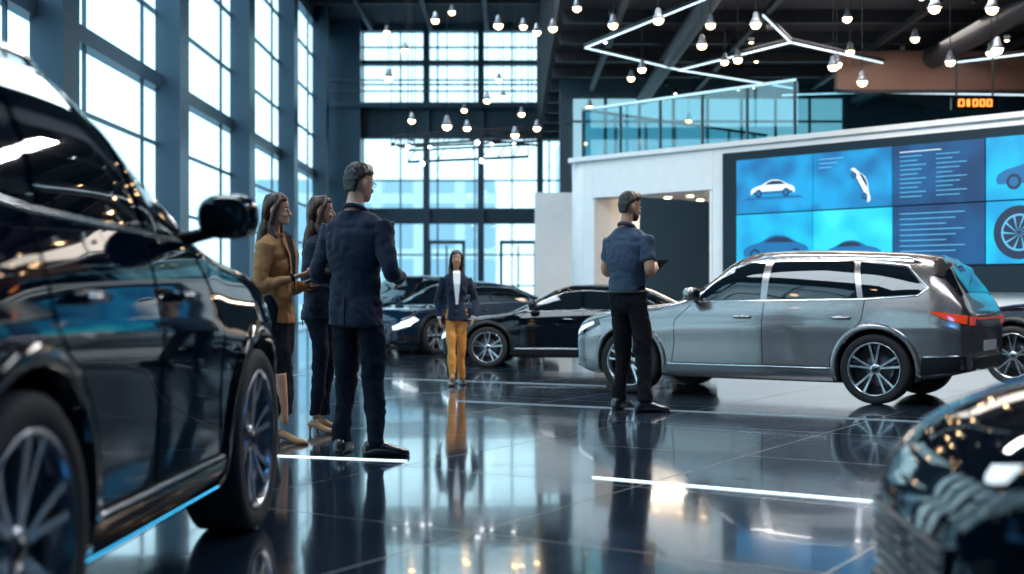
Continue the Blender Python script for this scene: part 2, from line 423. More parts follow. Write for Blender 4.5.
def head(base,yaw,nod,skin,hair,style,female,master,glasses=False,beard=False,roll=0,hs=.95):
    T=Matrix.Translation(base)@Matrix.Rotation(yaw,4,'Z')@Matrix.Rotation(nod,4,'Y')@Matrix.Rotation(roll,4,'X')@Matrix.Scale(hs,4)
    m=MB()
    R=[(0.0,.020,.083,.045),(.012,.036,.092,.015),(.035,.052,.094,-.03),(.06,.061,.092,-.06),(.09,.067,.089,-.08),(.115,.071,.085,-.092),(.14,.075,.091,-.10),(.17,.076,.088,-.102),(.195,.070,.074,-.092),(.215,.052,.050,-.070),(.229,.024,.018,-.035)]
    k=.94 if female else 1.
    rings=[]
    for z,w,f,b in R: rings.append(ering((( f+b)/2,0,z),w*k,(f-b)/2*k,20,.95))
    m.loft(rings,skin)
    m.tube([(.086,0,.122),(.098,0,.095),(.107,0,.078),(.094,0,.070)],[.008,.010,.014,.010],skin,8)
    for s in(1,-1):
        m.ell((-.012,s*.078*k,.098),(.020,.011,.032),skin,10,6)
        m.ell((.074,s*.034*k,.075),(.02,.02,.02),skin,10,6)
    m.tube([(-.03,0,-.09),(-.022,0,-.02),(-.015,0,.05)],[.056 if not female else .045,.052 if not female else .042,.05],skin,14)
    vs,F=remesh(m,.0055,2); master.add(vs,F,skin,True,T)
    for s in(1,-1):
        master.ell((.0815*k,s*.031*k,.115),(.010,.0135,.008),M_white,10,6,T=T)
        master.ell((.0895*k,s*.031*k,.115),(.004,.006,.0065),M_dark,8,6,T=T)
        master.tube([(.084*k,s*.048*k,.130),(.091*k,s*.034*k,.135),(.092*k,s*.016*k,.131)],[.002,.0042,.003],hair,6,T=T)
    master.tube([(.086*k,.024,.044),(.095*k,.008,.046),(.095*k,-.008,.046),(.086*k,-.024,.044)],[.003,.006,.006,.003],M_lip,8,T=T)
    if glasses:
        for s in(1,-1):
            master.tube([V((.098,s*.033+.022*math.cos(a),.115+.016*math.sin(a))) for a in [2*math.pi*q/12 for q in range(13)]],.0018,M_gblack,5,T=T)
            master.tube([(.098,s*.055,.118),(.04,s*.079,.118),(-.02,s*.08,.112)],.002,M_gblack,5,T=T)
    m=MB(); rings=[]
    if style=='short':
        HR=[(.045,.052,-.055,-.080),(.07,.064,-.045,-.090),(.10,.071,-.040,-.099),(.125,.077,-.025,-.106),(.145,.0805,.02,-.110),(.165,.082,.080,-.112),(.195,.077,.090,-.106),(.22,.064,.080,-.090),(.240,.043,.062,-.066),(.250,.02,.03,-.04)]
        for z,w,f,b in HR: rings.append(ering(((f+b)/2,0,z),w,(f-b)/2,20,.95))
        m.loft(rings,hair)
        m.ell((.055,0.01,.226),(.040,.046,.026),hair)
        vs,F=remesh(m,.006,1,.005,(45,45,45)); master.add(vs,F,hair,True,T)
    else:
        HR=[(-.02,.060,-.055,-.118),(.03,.078,-.045,-.124),(.08,.081,-.035,-.124),(.13,.082,-.005,-.120),(.16,.082,.045,-.116),(.18,.080,.078,-.112),(.20,.073,.080,-.104),(.222,.060,.064,-.088),(.238,.035,.035,-.06)]
        for z,w,f,b in HR: rings.append(ering(((f+b)/2,0,z),w,(f-b)/2,20,.95))
        m.loft(rings,hair)
        for s in(1,-1):
            p,r=spl([(.05,s*.045,.20),(.03,s*.076,.15),(.0,s*.084,.08),(-.015,s*.088,-.01),(.015,s*.09,-.10),(.02,s*.082,-.19)],[.014,.016,.018,.026,.028,.010]); m.tube(p,r,hair,10)
            p,r=spl([(-.06,s*.04,.02),(-.085,s*.05,-.07),(-.10,s*.055,-.15),(-.095,s*.05,-.24)],[.05,.052,.048,.018]); m.tube(p,r,hair,10)
        vs,F=remesh(m,.006,2,.009,(34,34,6)); master.add(vs,F,hair,True,T)
    if beard:
        m=MB(); rings=[]
        for z,w,f,b in [(-.006,.020,.084,.045),(.008,.037,.0935,.01),(.025,.049,.0945,-.01),(.040,.057,.082,-.01),(.062,.0645,.03,-.02)]: rings.append(ering(((f+b)/2,0,z),w,(f-b)/2,20,.95))
        m.loft(rings,hair); vs,F=remesh(m,.005,1); master.add(vs,F,M_beard,True,T)
def person(name,loc,yaw,h,C,female=False,arms=None,legs=None,headyaw=0,nod=0,hairstyle='short',jacket=True,skirt=False,shortsleeve=False,glasses=False,beard=False,extra=None,heels=False,roll=0,slim=1.):
    ma=MB(); sk=C['skin']; g=(.84 if female else 1.)*slim
    sh=.190*g; lift=.045 if heels else 0
    L=legs or {}
    m=MB(); lowskin=MB(); shoe=MB()
    for s,key in((1,'l'),(-1,'r')):
        d=dict(hip=(0,s*.088*g,.93),knee=(.03,s*.10*g,.50),ank=(-.01,s*.11*g,.09+lift),yaw=s*.2); d.update(L.get(key,{}))
        hp,kn,an=[V(d[q]) for q in('hip','knee','ank')]
        if skirt:
            p,r=spl([kn,kn.lerp(an,.35),an],[.052,.048,.030]); lowskin.tube(p,r,sk,14)
        else:
            p,r=spl([hp+V((0,0,.02)),hp.lerp(kn,.45),kn,kn.lerp(an,.35),an.lerp(kn,.0)+V((0,0,-.01))],[.096*g+.003,.084*g,.066*g,.062*g,.056*g]); m.tube(p,r,C['pants'],18)
            lowskin.tube([an+V((0,0,.06)),an+V((.01,0,-.03))],[.036*g,.034*g],sk,12)
        R=Matrix.Rotation(d['yaw'],3,'Z'); rings=[]
        z0=an.z-.09
        if heels: prof=[(-.055,.024,.052,.078),(-.03,.031,.045,.10),(.02,.031,.035,.085),(.07,.034,.010,.060),(.12,.039,.0,.042),(.16,.034,.0,.034),(.195,.012,.0,.020)]
        else: prof=[(-.085,.022,.0,.065),(-.07,.036,.0,.095),(-.02,.040,.0,.115),(.04,.041,.0,.095),(.10,.047,.0,.070),(.15,.047,.0,.055),(.185,.036,.0,.045),(.205,.014,.0,.028)]
        for x,w,zb,zt in prof:
            ring=[]
            for q in range(16):
                t=2*math.pi*q/16; yy=w*math.cos(t); zz=(zb+zt)/2+(zt-zb)/2*sgp(math.sin(t),.7)
                pp=R@V((x,yy,0)); ring.append(V((an.x+pp.x,an.y+pp.y,zz+ (z0-lift if z0-lift>0 else 0))))
            rings.append(ring)
        shoe.loft(rings,C['shoe'])
        if heels:
            pp=R@V((-.045,0,0)); shoe.tube([(an.x+pp.x,an.y+pp.y,.06),(an.x+pp.x,an.y+pp.y,.0)],[.014,.006],C['shoe'],8)
    if skirt:
        rings=[ering((-.005,0,z),a,b) for z,a,b in ((1.08,.122,.092),(.98,.155,.108),(.88,.168,.118),(.70,.160,.115),(.5,.148,.11),(.34,.15,.115),(.22,.158,.12),(.19,.150,.115))]
        m.loft(rings,C['pants'])
    else:
        rings=[ering((-.005,0,z),a*g if a<.2 else a,b) for z,a,b in ((1.08,.145,.10),(1.0,.165,.115),(.93,.175,.120),(.86,.165,.114),(.80,.12,.08))]
        m.loft(rings,C['pants'])
    vs,F=remesh(m,.010,3,.020); ma.add(vs,F,C['pants'],True)
    if lowskin.v:
        ma.add(lowskin.v,lowskin.f,sk,True)
    ma.add(shoe.v,shoe.f,C['shoe'],True)
    m=MB()
    if jacket: 
        z0=.80 if not female else .86
        TR=[(z0,.184*g+.004,.136),(.90,.178*g+.004,.132),(1.0,.164*g,.122),(1.12,.152*g-(.012 if female else 0),.114),(1.25,.178*g,.130),(1.36,.202*g,.128),(1.43,.198*g,.106),(1.475,.145*g,.083),(1.515,.072,.066)]
    else:
        TR=[(.96,.165*g,.120),(1.02,.158*g,.118),(1.12,.150*g,.112),(1.25,.172*g,.126),(1.36,.194*g,.122),(1.43,.190*g,.102),(1.475,.135*g,.08),(1.515,.066,.062)]
    m.loft([ering((-.008,0,z),a,b) for z,a,b in TR],C['top'])
    if female: 
        for s in(1,-1): m.ell((.080,s*.066,1.27),(.056,.058,.062),C['top'])
    A=arms or {}
    arm_skin=MB()
    for s,key in((1,'l'),(-1,'r')):
        d=dict(el=(-.02,s*(.25*g+.02),1.14),wr=(.06,s*(.25*g+.02),.90),N=(0,-s,0),curl=.5); d.update(A.get(key,{}))
        S0=V((0,s*sh*.95,1.425)); E=V(d['el']); W=V(d['wr']); t=.010 if jacket else .006
        if shortsleeve:
            mid=S0.lerp(E,.72); m.tube(*spl([S0,S0.lerp(E,.4),mid],[.062,.062,.060]),C['top'],16)
            arm_skin.tube(*spl([S0.lerp(E,.5),E,E.lerp(W,.4),W],[.045,.042,.042,.028]),sk,14)
        else:
            m.tube(*spl([S0,S0.lerp(E,.45),E,E.lerp(W,.4),W],[(.060*g+t),.052*g+t,.044*g+t,.042*g+t,.032*g+t]),C['top'],16)
        D=(W-E).normalized()
        if 'D' in d: D=V(d['D'])
        hand(W+ (W-E).normalized()*.012,D,d['N'],d['curl'],.92 if female else 1.02,sk,ma,1 if s*1>0 else -1)
        if jacket:
            ma.tube([W-(W-E).normalized()*.01,W+(W-E).normalized()*.018],[.034*g,.034*g],C['shirt'],14)
    vs,F=remesh(m,.009,3,.020); ma.add(vs,F,C['top'],True)
    if arm_skin.v: ma.add(arm_skin.v,arm_skin.f,sk,True)
    ma.tube([V((-.012+.066*math.cos(a),.066*math.sin(a),1.516-.03*math.cos(a))) for a in [2*math.pi*q/18 for q in range(19)]],.016,C['top'] ,8)
    if jacket:
        if not female: ma.tube([V((-.012+.058*math.cos(a),.058*math.sin(a),1.529-.028*math.cos(a))) for a in [2*math.pi*q/18 for q in range(19)]],.007,C['shirt'] ,8)
        ma.add([(.10,.050,1.50),(.10,-.050,1.50),(.137,-.045,1.35),(.137,.045,1.35),(.143,.02,1.08),(.143,-.02,1.08),(.06,.05,1.53),(.06,-.05,1.53)],[(0,1,2,3),(3,2,5,4),(6,7,1,0)],C['shirt'])
        for s in(1,-1):
            ma.add([(.085,s*.05,1.52),(.098,s*.095,1.46),(.145,s*.085,1.36),(.152,s*.014,1.08),(.140,s*.042,1.35)],[(0,1,2,4),(4,2,3)],C['top'])
        ma.tube([(-.143,0,.81),(-.140,0,.98)],.004,M_seam,5)
    else:
        ma.tube([V((.0+.128*math.cos(a),.172*g*math.sin(a),.975)) for a in [2*math.pi*q/24 for q in range(25)]],.016,M_black,6)
    head(V((.012,0,1.580)),headyaw,nod,sk,C['hair'],hairstyle,female,ma,glasses,beard,roll)
    if extra: extra(ma)
    s=h/1.818
    T=Matrix.Translation(loc)@Matrix.Rotation(yaw,4,'Z')@Matrix.Scale(s,4)
    return ma.obj(name,None,T,recalc=False)
D2=math.radians
sk1=mat('skin_light',(.62,.33,.22),.5,var=.05); sk2=mat('skin_tan',(.42,.22,.14),.5,var=.05); sk3=mat('skin_brown',(.38,.19,.12),.5)
hb=mat('hair_black',(.014,.010,.008),.45,nscale=60,bump=.5); hbr=mat('hair_brown',(.060,.026,.014),.45,nscale=60,bump=.5)
M_beard=mat('beard_stubble',(.06,.035,.025),.7)
navy=mat('navy_wool',(.008,.015,.036),.85,sheen=.10,nscale=90,bump=.15,spec=.25); navy2=mat('navy_trousers',(.005,.008,.018),.9,nscale=90,spec=.2)
blk=mat('black_cloth',(.005,.005,.008),.9,spec=.2); shoeb=mat('black_leather',(.008,.008,.010),.3,0,.6)
mustard=mat('camel_blazer',(.32,.15,.055),.8,nscale=80,bump=.15); orange=mat('ochre_trousers',(.60,.24,.045),.8)
wshirt=mat('white_shirt',(.75,.78,.82),.7); bshirt=mat('slate_polo',(.038,.062,.105),.75,nscale=50,bump=.1,spec=.3); tanshoe=mat('tan_shoe',(.34,.17,.08),.5)
def tablet(c,rot):
    def f(ma):
        T=Matrix.Translation(c)@rot
        ma.box((0,0,0),(.17,.24,.009),M_gblack,T=T)
    return f
person('man_in_navy_suit',(-.955,7.98,0),D2(66),1.80,dict(skin=sk1,hair=hb,pants=navy2,top=navy,shirt=wshirt,shoe=shoeb),
  arms=dict(r=dict(el=(-.06,-.28,1.13),wr=(.18,-.20,1.10),N=(0,1,.2),curl=.8),l=dict(el=(-.05,.26,1.13),wr=(.19,.17,1.08),N=(0,-1,.2),curl=.8)),
  legs=dict(r=dict(knee=(.01,-.115,.50),ank=(-.03,-.16,.09),yaw=D2(-50)),l=dict(knee=(.05,.10,.50),ank=(.02,.12,.09),yaw=D2(18))),headyaw=D2(-22),nod=D2(8),glasses=True)
person('woman_in_camel_blazer',(-1.575,8.67,0),D2(-16),1.67,dict(skin=sk1,hair=hbr,pants=navy2,top=mustard,shirt=blk,shoe=tanshoe),True,
  arms=dict(r=dict(el=(-.02,-.24,1.12),wr=(.19,-.13,1.19),N=(0,.3,1),curl=.7),l=dict(el=(.0,.23,1.12),wr=(.22,.12,1.14),N=(0,-.3,1),curl=.6)),
  legs=dict(r=dict(knee=(.06,-.07,.50),ank=(.10,-.07,.135),yaw=-.1),l=dict(knee=(.0,.08,.5),ank=(-.06,.08,.135),yaw=.2)),
  headyaw=D2(4),nod=D2(3),roll=D2(4),hairstyle='long',skirt=True,heels=True,extra=tablet((.33,.04,1.19),Matrix.Rotation(D2(-25),4,'Y')))
person('woman_in_navy_blazer',(-1.37,9.3,0),D2(-10),1.70,dict(skin=sk2,hair=hbr,pants=navy2,top=navy,shirt=wshirt,shoe=tanshoe),True,
  arms=dict(r=dict(el=(-.03,-.24,1.12),wr=(.18,-.16,1.10),N=(0,.8,.3),curl=.7)),headyaw=D2(10),hairstyle='long',heels=True)
person('man_in_polo_shirt',(.98,11.0,0),D2(50),1.86,dict(skin=sk2,hair=hb,pants=blk,top=bshirt,shirt=wshirt,shoe=shoeb),jacket=False,shortsleeve=True,
  arms=dict(r=dict(el=(-.03,-.24,1.15),wr=(.20,-.13,1.18),N=(.2,1,.1),curl=.9),l=dict(el=(.03,.24,1.15),wr=(.22,.06,1.16),N=(.2,-1,.1),curl=.9)),
  legs=dict(r=dict(knee=(.0,-.15,.50),ank=(-.07,-.22,.09),yaw=D2(-45)),l=dict(knee=(.05,.08,.50),ank=(.03,.11,.09),yaw=D2(5))),headyaw=D2(-20),nod=D2(8),beard=True,
  extra=tablet((.30,-.03,1.20),Matrix.Rotation(D2(-30),4,'Y')))
person('woman_in_ochre_trousers',(-.60,14.0,0),D2(-84),1.46,dict(skin=sk3,hair=hb,pants=orange,top=navy,shirt=wshirt,shoe=shoeb),True,
  arms=dict(r=dict(el=(-.03,-.25,1.14),wr=(.06,-.23,.91),N=(0,1,0)),l=dict(el=(-.02,.26,1.14),wr=(.10,.22,.92),N=(0,-1,0))),
  legs=dict(r=dict(knee=(.10,-.07,.50),ank=(.14,-.06,.09)),l=dict(knee=(.0,.07,.5),ank=(-.12,.07,.09))),hairstyle='long')
# ------------------------------------------------------------ cars
P_dark=paint('dark_blue_paint',(.002,.006,.014),0.,.4,0.); P_grey=paint('grey_metallic_paint',(.27,.255,.26),.85,.24)
P_black=paint('black_paint',(.002,.004,.008),0.,.4,0.); P_silver=paint('silver_paint',(.40,.45,.50),.8,.3); P_blue=paint('blue_paint',(.004,.014,.035),0.,.4,0.); P_red=paint('maroon_paint',(.010,.008,.014),0.,.4,0.)
hd=D2(90-2.0); hv=V((math.cos(hd),math.sin(hd))); lf=V((-hv.y,hv.x)); S=1.03; B0=2.3
fr=V((-1.055,5.48)); c=fr-hv*B0*S+lf*.95*S
car('dark_suv',P_dark,(c.x,c.y),hd,S,B0,'suv',spokes=6,clad=P_black,res=.018,lift=.07,rim=M_rim2,sill_reflection=True)
rc=V((3.23,11.5)); fc_=V((1.12,12.87)); hv=(fc_-rc).normalized(); hd=math.atan2(hv.y,hv.x); lf=V((-hv.y,hv.x)); S=.845
mid=(rc+fc_)/2; c=mid-hv*2.9*S/2-lf*.95*S
car('grey_suv',P_grey,(c.x,c.y),hd,S,2.9,'suv',spokes=5,clad=P_grey,res=.02)
def put(name,p,fx,fy,hdeg,S,B,style,side=1,**k):
    hd=D2(hdeg); hv=V((math.cos(hd),math.sin(hd))); lf=V((-hv.y,hv.x))
    c=V((fx,fy))-hv*B*S-lf*.92*S*side
    return car(name,p,(c.x,c.y),hd,S,B,style,**k)
put('black_sedan',P_black,-.33,17.2,172,.78,2.85,'sedan')
put('blue_sedan',P_blue,-1.20,20.9,228,.84,2.85,'sedan',res=.05)
put('dark_suv',P_dark,-2.30,24.2,228,.80,2.8,'suv',res=.05)
put('blue_sedan',P_blue,-2.75,28.2,228,.90,2.85,'sedan',res=.05)
put('silver_sedan',P_silver,-3.5,32.5,228,.90,2.85,'sedan',res=.05)
put('maroon_suv',P_red,5.35,13.9,133,.86,2.9,'suv',res=.05)
put('dark_sports_car',P_black,1.62,2.30,176,.82,2.7,'sedan',zs=1.14,res=.015,lamps=False)
# ------------------------------------------------------------ building
M_col=mat('steel_blue_cladding',(.040,.080,.120),.35,.3); M_mull=mat('mullion_metal',(.08,.13,.17),.4,.3)
M_wht=mat('white_plaster',(.78,.80,.82),.5); M_ceil=mat('dark_ceiling',(.030,.024,.032),.8); M_beam=mat('beam_metal',(.040,.042,.052),.5,.4)
M_brown=mat('brown_timber_panel',(.24,.12,.09),.5,nscale=3); M_glass=glassmat('window_glass',(.90,.98,1),.05); M_bal=glassmat('balustrade_glass',(.66,.90,.95),.12)
M_tealwall=mat('slate_wall',(.045,.090,.125),.5); M_dwall=mat('dark_wall_panel',(.012,.018,.026),.5)
fm=bpy.data.materials.new('polished_tile_floor'); fm.use_nodes=True; nt=fm.node_tree; b=nt.nodes['Principled BSDF']
tc=nt.nodes.new('ShaderNodeTexCoord'); mp=nt.nodes.new('ShaderNodeMapping'); mp.inputs['Rotation'].default_value=(0,0,D2(32))
br=nt.nodes.new('ShaderNodeTexBrick'); br.offset=0; br.inputs['Scale'].default_value=1; br.inputs['Brick Width'].default_value=1.5; br.inputs['Row Height'].default_value=1.5; br.inputs['Mortar Size'].default_value=.007
br.inputs['Color1'].default_value=(.012,.022,.036,1); br.inputs['Color2'].default_value=(.018,.028,.042,1); br.inputs['Mortar'].default_value=(.004,.005,.007,1)
nt.links.new(tc.outputs['Object'],mp.inputs[0]); nt.links.new(mp.outputs[0],br.inputs['Vector']); nt.links.new(br.outputs['Color'],b.inputs['Base Color'])
no=nt.nodes.new('ShaderNodeTexNoise'); no.inputs['Scale'].default_value=1.3; no.inputs['Detail'].default_value=4; nt.links.new(mp.outputs[0],no.inputs['Vector'])
mr=nt.nodes.new('ShaderNodeMapRange'); mr.inputs['To Min'].default_value=.04; mr.inputs['To Max'].default_value=.15
nt.links.new(no.outputs['Fac'],mr.inputs[0])
mxr=nt.nodes.new('ShaderNodeMath'); mxr.operation='MULTIPLY_ADD'; mxr.inputs[1].default_value=.22; nt.links.new(br.outputs['Fac'],mxr.inputs[0]); nt.links.new(mr.outputs[0],mxr.inputs[2]); nt.links.new(mxr.outputs[0],b.inputs['Roughness']); b.inputs['Specular IOR Level'].default_value=1.
b.inputs['Coat Weight'].default_value=.25; b.inputs['Coat Roughness'].default_value=.02
mb=MB(); mb.box((5,17,-.1),(24,50,.2),fm); mb.obj('floor')
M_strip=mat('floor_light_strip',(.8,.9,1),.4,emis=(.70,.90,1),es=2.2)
mb=MB()
def strip(a,b,w,m=M_strip):
    a=V(a);b=V(b);c=(a+b)/2; mb.box((c.x,c.y,.004),((b-a).length,w,.006),m,math.atan2((b-a).y,(b-a).x))
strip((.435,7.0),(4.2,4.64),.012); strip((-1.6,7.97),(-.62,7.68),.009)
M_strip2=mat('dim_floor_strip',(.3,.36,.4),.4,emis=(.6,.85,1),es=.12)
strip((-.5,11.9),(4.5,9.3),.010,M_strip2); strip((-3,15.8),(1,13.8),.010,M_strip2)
mb.obj('floor_light_strip')
XL=-6.
mb=MB()
for y in (-.6,5.1,10.8,16.5,22.2,28,33.7,39.4): mb.box((XL+.2,y,4.8),(.42,.62,9.6),M_col)
mb.box((XL+.45,41.6,4.8),(1.5,.9,9.6),M_col)
for z,h in ((9.35,.5),(4.55,.24)): mb.box((XL-.02,18,z),(.22,48,h),M_col)
mb.obj('wall_left')
mb=MB()
for z in (.12,1.25,2.4,3.5,5.7,6.9,8.1): mb.box((XL,18,z),(.07,48,.05),M_mull)
y=-6+1.425
while y<42: mb.box((XL,y,4.8),(.05,.05,9.6),M_mull); y+=2.85
mb.box((XL-.02,18,4.8),(.012,48,9.4),M_glass); mb.obj('window_1')
YR=42.
mb=MB()
for z0,z1 in ((9.4,9.6),(8.32,8.46),(5.95,6.95),(3.2,3.7),(0,.25)): mb.box((-1,YR,(z0+z1)/2),(10,.4,z1-z0),M_tealwall)
for x in (-2.75,-1.0,.9,2.5): mb.box((x,YR-.1,4.8),(.20,.5,9.6),M_col)
for z in (6.98,7.35,7.7): mb.box((-1,YR-.9,z),(10,.04,.05),M_mull)
mb.box((-1,YR-.6,6.9),(10,.8,.12),M_tealwall)
mb.obj('wall_rear')
mb=MB()
x=-6
while x<4: mb.box((x,YR,4.8),(.05,.10,9.6),M_mull); x+=1.2
for z in (1.2,2.2,4.6,7.7,8.9): mb.box((-1,YR,z),(10,.1,.05),M_mull)
mb.box((-1,YR+.02,4.8),(10,.012,9.4),M_glass); mb.obj('window_2')
mb=MB()
for x in (-2.1,.2):
    mb.box((x-.55,YR-.25,1.3),(.1,.1,2.6),M_mull); mb.box((x+.55,YR-.25,1.3),(.1,.1,2.6),M_mull); mb.box((x,YR-.25,2.6),(1.2,.1,.12),M_mull); mb.box((x,YR-.25,1.25),(.06,.06,2.5),M_mull)
mb.obj('door_1')
mb=MB(); mb.box((-2.6,18,9.75),(7.2,48.6,.3),M_ceil); mb.box((8.9,18,6.05),(16.2,48.6,.3),M_ceil); mb.box((.86,18,7.85),(.12,48.6,3.5),M_ceil); mb.obj('ceiling')
mb=MB()
for k in range(24):
    y=-4+k*1.9; mb.box((8.6,y,5.78),(15.4,.12,.22),M_beam)
    if k%3==1: mb.box((-2.6,y,9.48),(6.9,.12,.22),M_beam)
for x in (1.8,4.2,6.8,9.4): mb.box((x,16,5.62),(.10,44,.10),M_beam)
mb.tube([(3.0,-4,5.45),(3.0,38,5.45)],.16,M_beam,14); mb.tube([(7.9,-4,5.4),(7.9,38,5.4)],.2,M_beam,14)
for x in (-4.5,-2.6,-.8): mb.box((x,18,9.4),(.12,47,.12),M_beam)
mb.obj('ceiling_beams')
mb=MB(); mb.box((16.9,18,3),(.2,48,6.2),M_dwall)
for y in range(-4,40,4): mb.box((16.78,y,3),(.06,.25,6.0),M_col)
mb.obj('wall_right')
mb=MB(); mb.box((-2.6,-6.2,4.8),(7.2,.2,9.6),M_dwall); mb.box((8.9,-6.2,3),(16.2,.2,6),M_dwall)
for k,x in enumerate((-4.5,-2.5,-.5,1.8,4.2,6.6,9.0,11.4,13.8)):
    mb.box((x,-6.05,2.9),(.25,.12,5.6),M_col)
mb.obj('wall_front')
mb=MB()
for k,x in enumerate((-3.5,-1.5,3.0,5.4,7.8,10.2)): mb.box((x,-6.05,1.9),(.07,.05,2.8),M_cyan)  # glowing bars added behind the camera to streak cyan across dark paint
mb.obj('added_cyan_reflection_bars')
M_lit=mat('office_glazing',(.2,.3,.35),.3,emis=(.36,.68,.80),es=.8,nscale=.8,var=.5)
mb=MB(); mb.box((9,30,3),(15.8,.3,6.2),M_tealwall); mb.obj('wall_mezzanine')
mb=MB()
for k in range(8):
    mb.box((1.75+k*.78,29.8,4.55),(.70,.04,1.75),M_lit); mb.box((1.35+k*.78,29.75,4.55),(.05,.08,1.85),M_mull)
mb.box((4.4,29.75,4.9),(6.4,.08,.05),M_mull); mb.obj('window_4')
mb=MB()
mb.box((10.6,24.5,5.15),(9.0,.2,.75),M_brown); mb.box((10.6,24.38,4.76),(9.0,.06,.06),M_beam); mb.obj('trim_1')
A=V((1.2,22.0)); U=V((.685,-.729))
ang=math.atan2(U.y,U.x)
TW=Matrix.Translation((A.x,A.y,0))@Matrix.Rotation(ang,4,'Z')
HW=3.20
mb=MB()
def wb(x0,x1,z0,z1,y0,y1,m): mb.box(((x0+x1)/2,(y0+y1)/2,(z0+z1)/2),(x1-x0,y1-y0,z1-z0),m,T=TW)
wb(0,.22,0,HW,0,1.2,M_wht); wb(.22,2.75,2.62,HW,0,.4,M_wht); wb(2.75,11,0,HW,0,.4,M_wht)
rings=[]
for z in (0,HW):
    rings.append([V((0,.6,z))+V((-.6*math.sin(math.pi*k/16)-.0,-.6*math.cos(math.pi*k/16),0)) for k in range(17)])
mb.loft([[TW@p for p in r] for r in rings],M_wht,True,True)
wb(-.3,11,HW,HW+.08,-.06,5.5,M_wht)
mb.obj('wall_reception',bevel=.01)
mb=MB(); mb.box((1.0,25.6,1.47),(1.1,.5,2.94),M_wht); mb.obj('wall_wing')
M_warm=mat('warm_wall',(.62,.58,.56),.5); M_lamp=mat('warm_lamp',(1,.9,.7),.4,emis=(1,.62,.30),es=16)
M_lampc=mat('cool_lamp',(1,1,1),.4,emis=(.9,.95,1),es=7)
mb=MB(); wb(.2,2.9,0,3.1,3.2,3.3,M_warm); wb(2.76,2.9,0,3.1,.4,3.3,M_wht); wb(.22,2.75,2.66,2.75,.42,3.2,M_wht); mb.obj('wall_lobby')
mb=MB()
for k in range(2):
    x=.7+k*1.0; wb(x,x+.75,0,2.15,3.10,3.18,M_brown); wb(x+.08,x+.67,.2,2.05,3.06,3.10,M_cglass); wb(x+.60,x+.63,.95,1.25,3.02,3.06,M_chrome)
mb.obj('door_2')
mb=MB()
for i in range(5):
    for j in range(3):
        wb(.45+i*.5,.53+i*.5,2.64,2.66,.7+j*.9,.78+j*.9,M_lamp)
mb.obj('recessed_downlight')
mb=MB(); wb(1.3,2.3,.0,1.05,1.8,2.3,M_wht); wb(1.25,2.35,1.05,1.1,1.75,2.35,M_gblack); mb.obj('reception_desk',bevel=.01)
mb=MB(); wb(.22,2.75,2.58,2.62,-.01,.42,M_wht); wb(.22,.27,0,2.56,-.01,.42,M_wht); wb(2.70,2.75,0,2.56,-.01,.42,M_wht); mb.obj('trim_2')
mb=MB()
zt=HW+.86
wb(.0,4.3,HW+.10,zt,-.0,.015,M_bal); wb(0,4.3,zt,zt+.04,-.03,.04,M_chrome)
for k in range(6): wb(k*.85-.012,k*.85+.012,HW+.09,zt,-.02,.03,M_mull)
wb(-.0,.015,HW+.10,zt,0,5.2,M_bal); wb(-.02,.04,zt,zt+.04,0,5.2,M_chrome); wb(4.3,4.315,HW+.10,zt,0,5.2,M_bal)
for k in range(7): wb(-.02,.03,HW+.09,zt,k*.8,k*.8+.03,M_mull)
mb.obj('glass_balustrade')
# ---------- video wall
def scr(name,c1,c2,es,noi=2.):
    m=bpy.data.materials.new(name); m.use_nodes=True; nt=m.node_tree; b=nt.nodes['Principled BSDF']; b.inputs['Base Color'].default_value=(.003,.006,.012,1); b.inputs['Roughness'].default_value=.35
    tc=nt.nodes.new('ShaderNodeTexCoord'); gr=nt.nodes.new('ShaderNodeTexNoise'); gr.inputs['Scale'].default_value=noi; gr.inputs['Detail'].default_value=1
    cr=nt.nodes.new('ShaderNodeValToRGB'); cr.color_ramp.elements[0].position=.35; cr.color_ramp.elements[1].position=.65
    cr.color_ramp.elements[0].color=(*c1,1); cr.color_ramp.elements[1].color=(*c2,1)
    nt.links.new(tc.outputs['Object'],gr.inputs['Vector']); nt.links.new(gr.outputs['Fac'],cr.inputs[0]); nt.links.new(cr.outputs[0],b.inputs['Emission Color']); b.inputs['Emission Strength'].default_value=es
    return m
S1=scr('screen_blue',(.0,.14,.40),(.0,.36,.76),1.1); S2=scr('screen_cyan',(.0,.52,.82),(.04,.82,.97),1.15); S3=scr('screen_navy',(.0,.035,.14),(.0,.085,.27),1.); S4=scr('screen_azure',(.0,.34,.70),(.0,.62,.92),1.1)
E=lambda n,c,s:mat(n,(.01,.01,.01),.5,emis=c,es=s)
E_w=E('screen_white',(.75,.92,1),1.2); E_l=E('screen_light_blue',(.12,.55,.92),1.); E_d=E('screen_dark',(.0,.02,.07),1.); E_m=E('screen_midblue',(.0,.16,.44),1.)
M_frame=mat('screen_frame',(.010,.026,.040),.6,spec=.2)
mb=MB()
wb(3.02,9.6,1.0,3.10,-.10,-.005,M_frame)
cx=[(3.30,4.63),(4.65,5.89),(5.91,7.22),(7.24,9.2)]; zr=[(1.36,2.15),(2.17,2.97)]
cm=[[S4,S2,S3,S4],[S1,S1,S3,S4]]
for r_ in range(2):
    for k,(a,b_) in enumerate(cx): wb(a,b_,zr[r_][0],zr[r_][1],-.125,-.10,cm[r_][k])
def poly(pts,m,y=-.128):
    mb.add([TW@V((x,y,z)) for x,z in pts],[tuple(range(len(pts)))],m)
